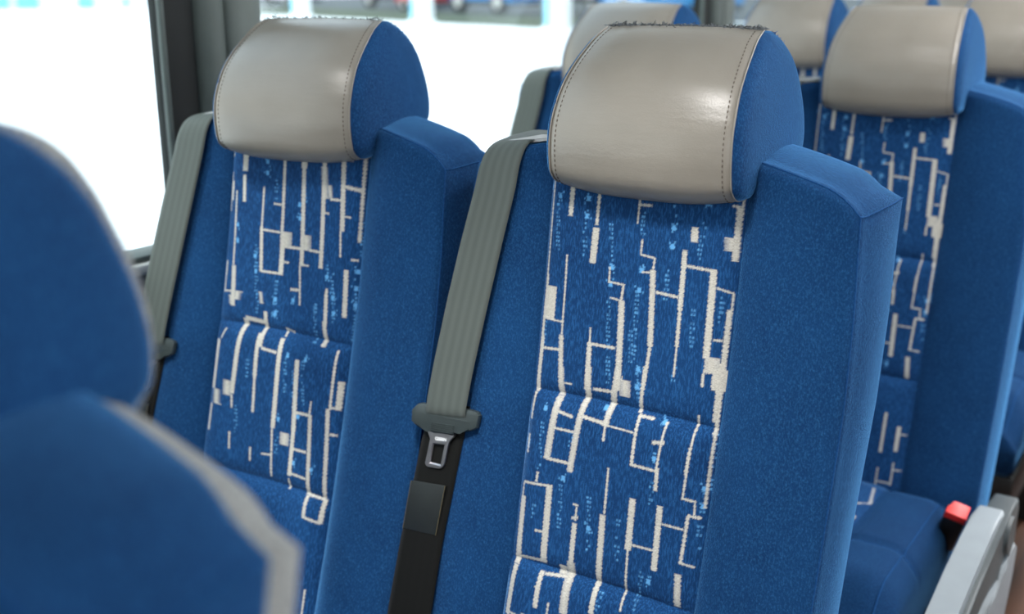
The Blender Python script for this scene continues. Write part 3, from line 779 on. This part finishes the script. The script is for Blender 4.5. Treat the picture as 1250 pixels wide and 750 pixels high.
aisle = make_seat('aisle', 12, 1)
window = make_seat('window', 12, 2)
G = 'blue moquette coach seats in rows of two'
PITCH, SIDE = .8, .476
def put(o, row, col, label, y=None):
    o.location = (XC - SIDE * col, PITCH * (row - 1) if y is None else y, 0)
    tag(o, label, 'coach seat', G)
    return o
c0 = copy_tree(aisle)
put(c0, 0, 0, 'blurred blue coach seat cropped at the left edge, nearest of all, grey carpet back', -.826)
c0.location.z = -.004
for c in c0.children:
    if c.name.split('.')[0] == 'headrest': c.scale.z = 1.06; c.location.z += .006
put(aisle, 1, 0, 'large sharp coach seat in the middle with steel belt tongue and frayed headrest top')
put(copy_tree(aisle), 2, 0, 'coach seat with red belt buckle and light grey armrest at its side')
put(copy_tree(aisle), 3, 0, 'coach seat cut off by the right edge, behind the seat with the red buckle')
w1 = put(window, 1, 1, 'coach seat beside the grey window pillar, pale headrest lit by the window')
for r, lab in ((2, 'coach seat directly behind the sharp middle seat, only headrest and belt shoulder showing'),
               (3, 'coach seat with blurred headrest showing between the frayed headrest and the one right of it'),
               (4, 'coach seat of which only a blurred headrest top shows, second farthest in the window-side line'),
               (5, 'farthest coach seat, a sliver of headrest at the top edge near the right corner')):
    put(copy_tree(window), r, 1, lab)
for o in list(bpy.data.objects):
    if o.name.split('.')[0] in ('frayed_edge', 'side_fibres') and o.parent.parent not in (aisle, c0, w1):
        bpy.data.objects.remove(o)
# the window seat in the first full row is pushed back and turned a touch
for c in w1.children:
    nm = c.name.split('.')[0]
    if nm in ('backrest', 'center_panel', 'back_cover', 'seat_belt', 'belt_guide'): c.rotation_euler.x = -math.radians(14.5)
    if nm == 'headrest':
        c.rotation_euler = (0, 0, math.radians(5)); c.location.x -= .001
w1.rotation_euler.z = math.radians(2.5)

# ---------------------------------------------------------------- the coach
def box_obj(name, x0, x1, y0, y1, z0, z1, mat, bev=0, parent=None, kind=None):
    bm = bmesh.new(); add_box(bm, x0, x1, y0, y1, z0 + ZF, z1 + ZF, bev)
    o = bm_mesh(name, bm, mat, parent)
    if kind: tag(o, kind=kind)
    return o

def floor_mat():
    m = N('brown plank vinyl'); co = m.coords()
    br = m.n('ShaderNodeTexBrick'); m.l(m.coords(scale=(1, 1, 1)), br.inputs['Vector'])
    br.inputs['Color1'].default_value = (.095, .038, .018, 1); br.inputs['Color2'].default_value = (.125, .052, .025, 1)
    br.inputs['Mortar'].default_value = (.05, .02, .012, 1); br.inputs['Scale'].default_value = 1.
    br.inputs['Mortar Size'].default_value = .002; br.inputs['Brick Width'].default_value = .12; br.inputs['Row Height'].default_value = .9
    br.offset = .5
    gr = m.noise(m.coords(scale=(30, 2, 1)), 4, 4, .6)
    m.base(m.mix(m.ramp(gr, [(.35, (0, 0, 0)), (.8, (.5,) * 3)]), br.outputs[0], (.06, .024, .012)))
    m.p(Roughness=.45)
    return m.m
M_PILLAR = plain('grey green pillar trim', (.062, .080, .074), .55, var=.06, bump=.05)
M_PILLAR2 = plain('light pillar trim', (.095, .115, .106), .55, var=.06, bump=.05)
M_GASKET = plain('black rubber gasket', (.004, .006, .006), .8)
M_WALL = plain('grey wall lining', (.30, .32, .31), .7)
M_CEIL = plain('pale ceiling lining', (.62, .62, .60), .8)
M_RAIL = plain('pale sill rail', (.5, .52, .50), .4)
def yel():
    m = N('yellow translucent strip'); f = m.noise(m.coords(), 20, 2)
    c = m.ramp(f, [(.3, (.80, .85, .04)), (.7, (.85, .88, .07))]); t = m.n('ShaderNodeBsdfTranslucent'); m.l(c, t.inputs[0])
    m.base(c); x = m.n('ShaderNodeMixShader'); x.inputs[0].default_value = .75
    m.l(m.b.outputs[0], x.inputs[1]); m.l(t.outputs[0], x.inputs[2]); m.l(x.outputs[0], m.out.inputs['Surface']); return m.m
M_YEL = yel()

box_obj('floor', -.90, 1.50, -6, 6, -ZF - .05, -ZF, floor_mat(), kind='structure')
box_obj('ceiling', -.90, 1.50, -6, 6, .86, .90, M_CEIL, kind='structure')
box_obj('wall_left', -.93, -.885, -6, 6, -ZF, -.335, M_WALL, kind='structure')
box_obj('wall_right', 1.47, 1.51, -6, 6, -ZF, -.36, M_WALL, kind='structure')
box_obj('trim_1', -.90, -.845, -6, 6, -.337, -.322, M_RAIL, .004, kind='structure')
box_obj('trim_2', -.905, -.855, -6, 6, -.3215, -.313, M_PILLAR, .002, kind='structure')
box_obj('wall_front', -.90, 1.50, -6.05, -6, -ZF, -.3, M_WALL, kind='structure')
box_obj('wall_back', -.90, 1.50, 6, 6.05, -ZF, .86, M_WALL, kind='structure')
box_obj('trim_3', -.93, -.87, -6, 6, .70, .86, M_WALL, kind='structure')
box_obj('trim_4', 1.45, 1.51, -6, 6, .70, .86, M_WALL, kind='structure')

def pillar(y0, name, strip=False):
    # profile in (y, x): gasket, dark recess, swelling cover with one groove
    p = empty(name, (0, 0, 0)); tag(p, kind='structure')
    g = box_obj('window_gasket', -.878, -.868, y0 + .004, y0 + .012, -.313, .70, M_PILLAR, .003, p)
    box_obj('gasket_recess', -.90, -.880, y0 + .010, y0 + .074, -.313, .70, M_GASKET, .001, p)
    bm = bmesh.new()
    pr = [(-.90, .070), (-.876, .070), (-.866, .078), (-.860, .092), (-.860, .108), (-.868, .116), (-.90, .116)]
    add_prism(bm, pr, -.313 + ZF, .70 + ZF, lambda a, b, h: (a, b + y0, h), 0)
    bm_mesh('pillar_cover', bm, M_PILLAR, p, angle=60)
    bm = bmesh.new()
    pr = [(-.90, .116), (-.868, .116), (-.858, .124), (-.852, .15), (-.858, .178), (-.872, .187), (-.90, .187)]
    add_prism(bm, pr, -.313 + ZF, .70 + ZF, lambda a, b, h: (a, b + y0, h), 0)
    bm_mesh('pillar_cover', bm, M_PILLAR2, p, angle=60)
    if strip:
        box_obj('edge_strip', -.872, -.866, y0 + .186, y0 + .197, -.313, .70, M_YEL, .001, p)
    return p
PY0 = -.005; PP = 1.72
for k in range(-3, 4):
    pillar(PY0 + PP * k, 'trim_%d' % (k + 8), strip=(k == 1))

def glass_mat():
    m = N('window glass'); t = m.t
    tr = m.n('ShaderNodeBsdfTransparent'); gl = m.n('ShaderNodeBsdfGlossy'); gl.inputs['Roughness'].default_value = .02
    tr.inputs['Color'].default_value = (.93, .97, .96, 1)
    mx = m.n('ShaderNodeMixShader'); lw = m.n('ShaderNodeLayerWeight'); lw.inputs['Blend'].default_value = .15
    ml = m.n('ShaderNodeMath', operation='MULTIPLY'); ml.inputs[1].default_value = .35
    m.l(lw.outputs['Fresnel'], ml.inputs[0])
    m.l(ml.outputs[0], mx.inputs[0]); m.l(tr.outputs[0], mx.inputs[1]); m.l(gl.outputs[0], mx.inputs[2])
    m.l(mx.outputs[0], m.out.inputs['Surface'])
    return m.m
M_GLASS = glass_mat()
for k in range(-3, 3):
    y0, y1 = PY0 + PP * k + .187, PY0 + PP * (k + 1)
    box_obj('window_%d' % (k + 4), -.892, -.889, y0 - .01, y1 + .01, -.32, .71, M_GLASS, kind='structure')

# ---------------------------------------------------------------- outside
ZG = -2.1
def ground_mat():
    m = N('pale concrete apron'); co = m.coords()
    f = m.noise(co, .4, 4)
    m.base(m.ramp(f, [(.3, (.80, .80, .80)), (.7, (.86, .87, .87))])); m.p(Roughness=.9)
    return m.m
# apron edge runs through these two points
EA, EB = np.array([-47.3, 45.1]), np.array([-23.4, 37.9])
ed = (EB - EA) / np.linalg.norm(EB - EA); en = np.array([-ed[1], ed[0]])          # en points away from the coach
if en @ (EA - np.array([.4, -1.])) < 0: en = -en
def on(s, t, z=0): 
    p = EA + ed * s + en * t
    return (p[0], p[1], ZG + ZF + z)
def slab(name, s0, s1, t0, t1, z0, z1, mat):
    V = [on(s, t, z) for z in (z0, z1) for s, t in ((s0, t0), (s1, t0), (s1, t1), (s0, t1))]
    F = [(0, 3, 2, 1), (4, 5, 6, 7), (0, 1, 5, 4), (1, 2, 6, 5), (2, 3, 7, 6), (3, 0, 4, 7)]
    return mesh(name, V, F, mat, smooth=False)
M_GROUND = ground_mat()
tag(slab('ground', -120, 160, -120, 0, -.2, 0, M_GROUND), kind='structure')
tag(slab('ground_yard', -120, 160, 0, 120, -.4, -.06, M_GROUND), kind='structure')
M_GRASS = plain('dry grass verge', (.055, .07, .038), .95, var=.4, scale=2)
M_ROAD = plain('grey asphalt', (.06, .068, .075), .9, scale=2)
tag(slab('path_verge', -12, 30, 0, 8.5, -.2, -.02, M_GRASS), kind='structure')
tag(slab('road', -45, 24.5, 8.5, 60, -.2, -.03, M_ROAD), kind='structure')

M_POST = plain('white post paint', (.85, .87, .87), .6)
M_POSTB = plain('pale cyan post paint', (.30, .66, .82), .6)
def s_at(px, py):
    # along-edge distance of an outside point given in plan
    return float((np.array([px, py]) - EA) @ ed)
posts = [((-42.2, 44.8), 'white and cyan canopy post seen above the headrest by the pillar'), ((-32., 41.), 'white and cyan canopy post standing outside between the two front headrests'),
         ((-23.4, 37.9), 'white and cyan canopy post standing outside just left of the centre-back headrest')]
for (pp, lab) in posts:
    s = s_at(*pp)
    root = empty('canopy_post', on(s, -.3), lab, 'post', 'canopy posts along the concrete edge outside')
    for nm, a, b, mt in (('cyan_face', -.55, -.05, M_POSTB), ('white_face', -.05, .33, M_POST)):
        o = slab(nm, s + a, s + b, -.6, 0, 0, 6, mt); o.parent = root
        o.location = -Vector(root.location)
    o = slab('footing', s - .65, s + .45, -.7, .1, 0, .12, M_POST); o.parent = root; o.location = -Vector(root.location)

M_TRUCK = plain('blue vehicle paint', (.01, .22, .55), .4)
M_TYRE = plain('tyre rubber', (.02, .02, .02), .9)
M_HUB = plain('pale wheel hub', (.55, .55, .53), .5)
M_VWHITE = plain('white vehicle paint', (.8, .8, .8), .4)
M_VRED = plain('red vehicle paint', (.55, .06, .05), .4)
M_VGLASS = plain('dark vehicle glass', (.02, .03, .04), .15)
M_CHASSIS = plain('dark chassis', (.03, .035, .045), .7)
def vehicle(name, s0, s1, t, h, mat, label, cat, wheels, wr, chass=.55, cab=True):
    root = empty(name, on((s0 + s1) / 2, t), label, cat)
    inv = -Vector(root.location)
    def add(nm, a, b, t0, t1, z0, z1, m):
        o = slab(nm, a, b, t0, t1, z0, z1, m); o.parent = root; o.location = inv; return o
    add('chassis', s0, s1, t + .2, t + 2.2, chass * .7, chass + .15, M_CHASSIS)
    add('body', s0 + .1, s1 - (1.8 if cab else .1), t, t + 2.4, chass + .1, h, mat)
    if cab:
        add('cab', s1 - 1.7, s1, t + .05, t + 2.35, chass, h * .85, mat)
        add('cab_window', s1 - 1.4, s1 - .3, t + .03, t + .06, chass + (h - chass) * .4, h * .75, M_VGLASS)
    else:
        add('window_band', s0 + .4, s1 - .4, t - .02, t + .02, chass + (h - chass) * .5, h * .88, M_VGLASS)
    for w in wheels:
        bm = bmesh.new()
        c = np.array(on(w, t - .05, wr)); d = np.array([*en, 0.]) * .35
        add_cyl(bm, c, c + d, wr, wr, 28)
        o = bm_mesh('wheel', bm, M_TYRE, root, inv, angle=40)
        bm = bmesh.new(); add_cyl(bm, c - d * .06, c + d * .1, wr * .55, wr * .5, 20)
        bm_mesh('hub', bm, M_HUB, o)
    return root
vehicle('truck', 3.6, 9.2, 10, 4., M_TRUCK, 'bright blue truck parked outside, between the two right-hand canopy posts', 'truck', [4.6, 8.2], .62, .6)
vehicle('white_lorry', -9.2, -2.6, 12, 3.6, M_VWHITE, 'blurred white lorry outside between the first two canopy posts', 'lorry', [-8., -4.], .55, .7)
vehicle('red_car', -1.9, 1.9, 10, 1.5, M_VRED, 'blurred dull red car outside, just left of the middle canopy post', 'car', [-1., 1.1], .36, .38, cab=False)
vehicle('white_car', -19.5, -14.5, 10, 1.7, M_VWHITE, 'blurred pale car outside, just right of the grey window pillar', 'car', [-18.4, -15.6], .38, .4, cab=False)
vehicle('white_van', 9.7, 14.6, 12, 2.9, M_VWHITE, 'white van outside, between the blue truck and the rightmost canopy post', 'van', [10.8, 13.6], .42, .9)
vehicle('blue_bus', 16.2, 23.5, 10, 3.3, M_TRUCK, 'bright blue bus outside, showing over the blurred headrest behind the middle seat', 'bus', [18, 23], .5, .6, cab=False)
# far building across the yard, seen in the left window
M_BLD = plain('white rendered wall', (.82, .84, .84), .8, scale=2)
M_TEAL = plain('teal glazing', (.16, .62, .70), .3, scale=2)
FA, fd, fn = np.array([-70., 44.]), np.array([.755, .656]), np.array([-.656, .755])
def block(name, s0, s1, t0, t1, z0, z1, mat):
    V = []
    for z in (z0, z1):
        for a, b in ((s0, t0), (s1, t0), (s1, t1), (s0, t1)):
            p = FA + fd * a + fn * b; V.append((p[0], p[1], ZG + ZF + z))
    return mesh(name, V, [(0, 3, 2, 1), (4, 5, 6, 7), (0, 1, 5, 4), (1, 2, 6, 5), (2, 3, 7, 6), (3, 0, 4, 7)], mat, smooth=False)
root = empty('office_building', (FA[0], FA[1], ZG + ZF), 'white building with teal glazed bays outside at the top of the left window', 'building')
inv = -Vector(root.location)
def sub(nm, *a):
    o = block(nm, *a); o.parent = root; o.location = inv
sub('wall', -20, 8.6, .12, 12, -.02, 6, M_BLD)
for a, b in ((-14, -10), (-8, -5), (-3.4, .55), (1., 2.4), (4.85, 5.85), (7.7, 8.05)):
    sub('glazed_bay', a, b, -.05, .3, .0, 5.5, M_TEAL)
sub('roof', -20.4, 9., -.4, 12.4, 6, 6.4, M_BLD)

# ---------------------------------------------------------------- light
wd = bpy.data.worlds.new('sky'); scene.world = wd; wd.use_nodes = True
nt = wd.node_tree; bg = nt.nodes['Background']
tc = nt.nodes.new('ShaderNodeTexCoord'); sx = nt.nodes.new('ShaderNodeSeparateXYZ'); nt.links.new(tc.outputs['Generated'], sx.inputs[0])
rp = nt.nodes.new('ShaderNodeValToRGB'); nt.links.new(sx.outputs[2], rp.inputs[0])
rp.color_ramp.elements[0].color = (1., 1., .98, 1); rp.color_ramp.elements[1].color = (.62, .80, 1., 1); rp.color_ramp.elements[1].position = .7
nt.links.new(rp.outputs[0], bg.inputs[0]); bg.inputs[1].default_value = WORLD
def sun(name, energy, direction, angle, color=(1, .97, .92)):
    l = bpy.data.lights.new(name, 'SUN'); l.energy = energy; l.angle = math.radians(angle); l.color = color
    o = bpy.data.objects.new(name, l); COL.objects.link(o)
    o.rotation_euler = Vector(direction).to_track_quat('-Z', 'Y').to_euler(); return o
sun('sun', SUN, (.35, .55, -1), 1.5)
def area(name, loc, size, energy, target, color=(1, 1, 1)):
    l = bpy.data.lights.new(name, 'AREA'); l.shape = 'RECTANGLE'; l.size, l.size_y = size; l.energy = energy * S * S; l.color = color
    o = bpy.data.objects.new(name, l); COL.objects.link(o); o.location = (loc[0], loc[1], loc[2] + ZF)
    d = Vector(target) - Vector(loc)
    o.rotation_euler = (0, math.atan2(-d.x, -d.z), 0); return o      # strips run along the coach
for nm, a in FILLS: area(nm, *a)
def add_fill_spot(x, y, energy):  # added spots with no real fixture; they brighten the lower seat backs
    l = bpy.data.lights.new('fill_spot', 'SPOT'); l.energy = energy * S * S; l.spot_size = math.radians(50); l.spot_blend = 1; l.shadow_soft_size = .10; l.color = (1, .98, .95)
    o = bpy.data.objects.new('fill_spot', l); COL.objects.link(o); o.location = (x, y - .62, .62 + ZF)
    o.rotation_euler = (Vector((0, -.15, -.72)) - Vector((0, -.62, .62))).to_track_quat('-Z', 'Y').to_euler()
for r_ in range(4): add_fill_spot(-.08, PITCH * r_, SPOT * (2.1 if r_ == 0 else .35))
for r_ in range(4): add_fill_spot(-.08 - SIDE, PITCH * r_, SPOT * (1. if r_ == 0 else .4))

# ---------------------------------------------------------------- camera
cam = bpy.data.cameras.new('camera'); co = bpy.data.objects.new('camera', cam); COL.objects.link(co)
yaw, pitch, roll = .59519, .284107, .005153
f = np.array([-math.sin(yaw) * math.cos(pitch), math.cos(yaw) * math.cos(pitch), -math.sin(pitch)])
r = np.array([math.cos(yaw), math.sin(yaw), 0]); dn = np.cross(f, r)
c_, s_ = math.cos(roll), math.sin(roll)
rr = c_ * r + s_ * dn; dd = -s_ * r + c_ * dn
Mx = Matrix(((rr[0], -dd[0], -f[0]), (rr[1], -dd[1], -f[1]), (rr[2], -dd[2], -f[2])))
co.rotation_euler = Mx.to_euler()
CP = np.array([.41666, -1.05626, .05705 + ZF]); co.location = CP
cam.sensor_width = 36; cam.lens = 1399 / 1250 * 36
cam.clip_start = .02; cam.clip_end = 500
cam.dof.use_dof = True
cam.dof.focus_distance = float((np.array([-.10, -.07, -.20 + ZF]) - CP) @ f) * S
cam.dof.aperture_fstop = 3.3
scene.camera = co
try:
    scene.view_settings.view_transform = 'Standard'; scene.view_settings.look = 'None'
except Exception: pass
scene.view_settings.exposure = EXPO
scene.cycles.max_bounces = 8; scene.cycles.transparent_max_bounces = 12
scene.cycles.use_denoising = True
scene.cycles.sample_clamp_indirect = 6

# ---------------------------------------------------------------- metres
SM = Matrix.Scale(S, 4)
for me in bpy.data.meshes: me.transform(SM)
for o in scene.objects:
    o.location = Vector(o.location) * S
for o in scene.objects:
    if o.type == 'LIGHT' and o.data.type == 'AREA':
        o.data.size *= S; o.data.size_y *= S
bpy.context.view_layer.update()
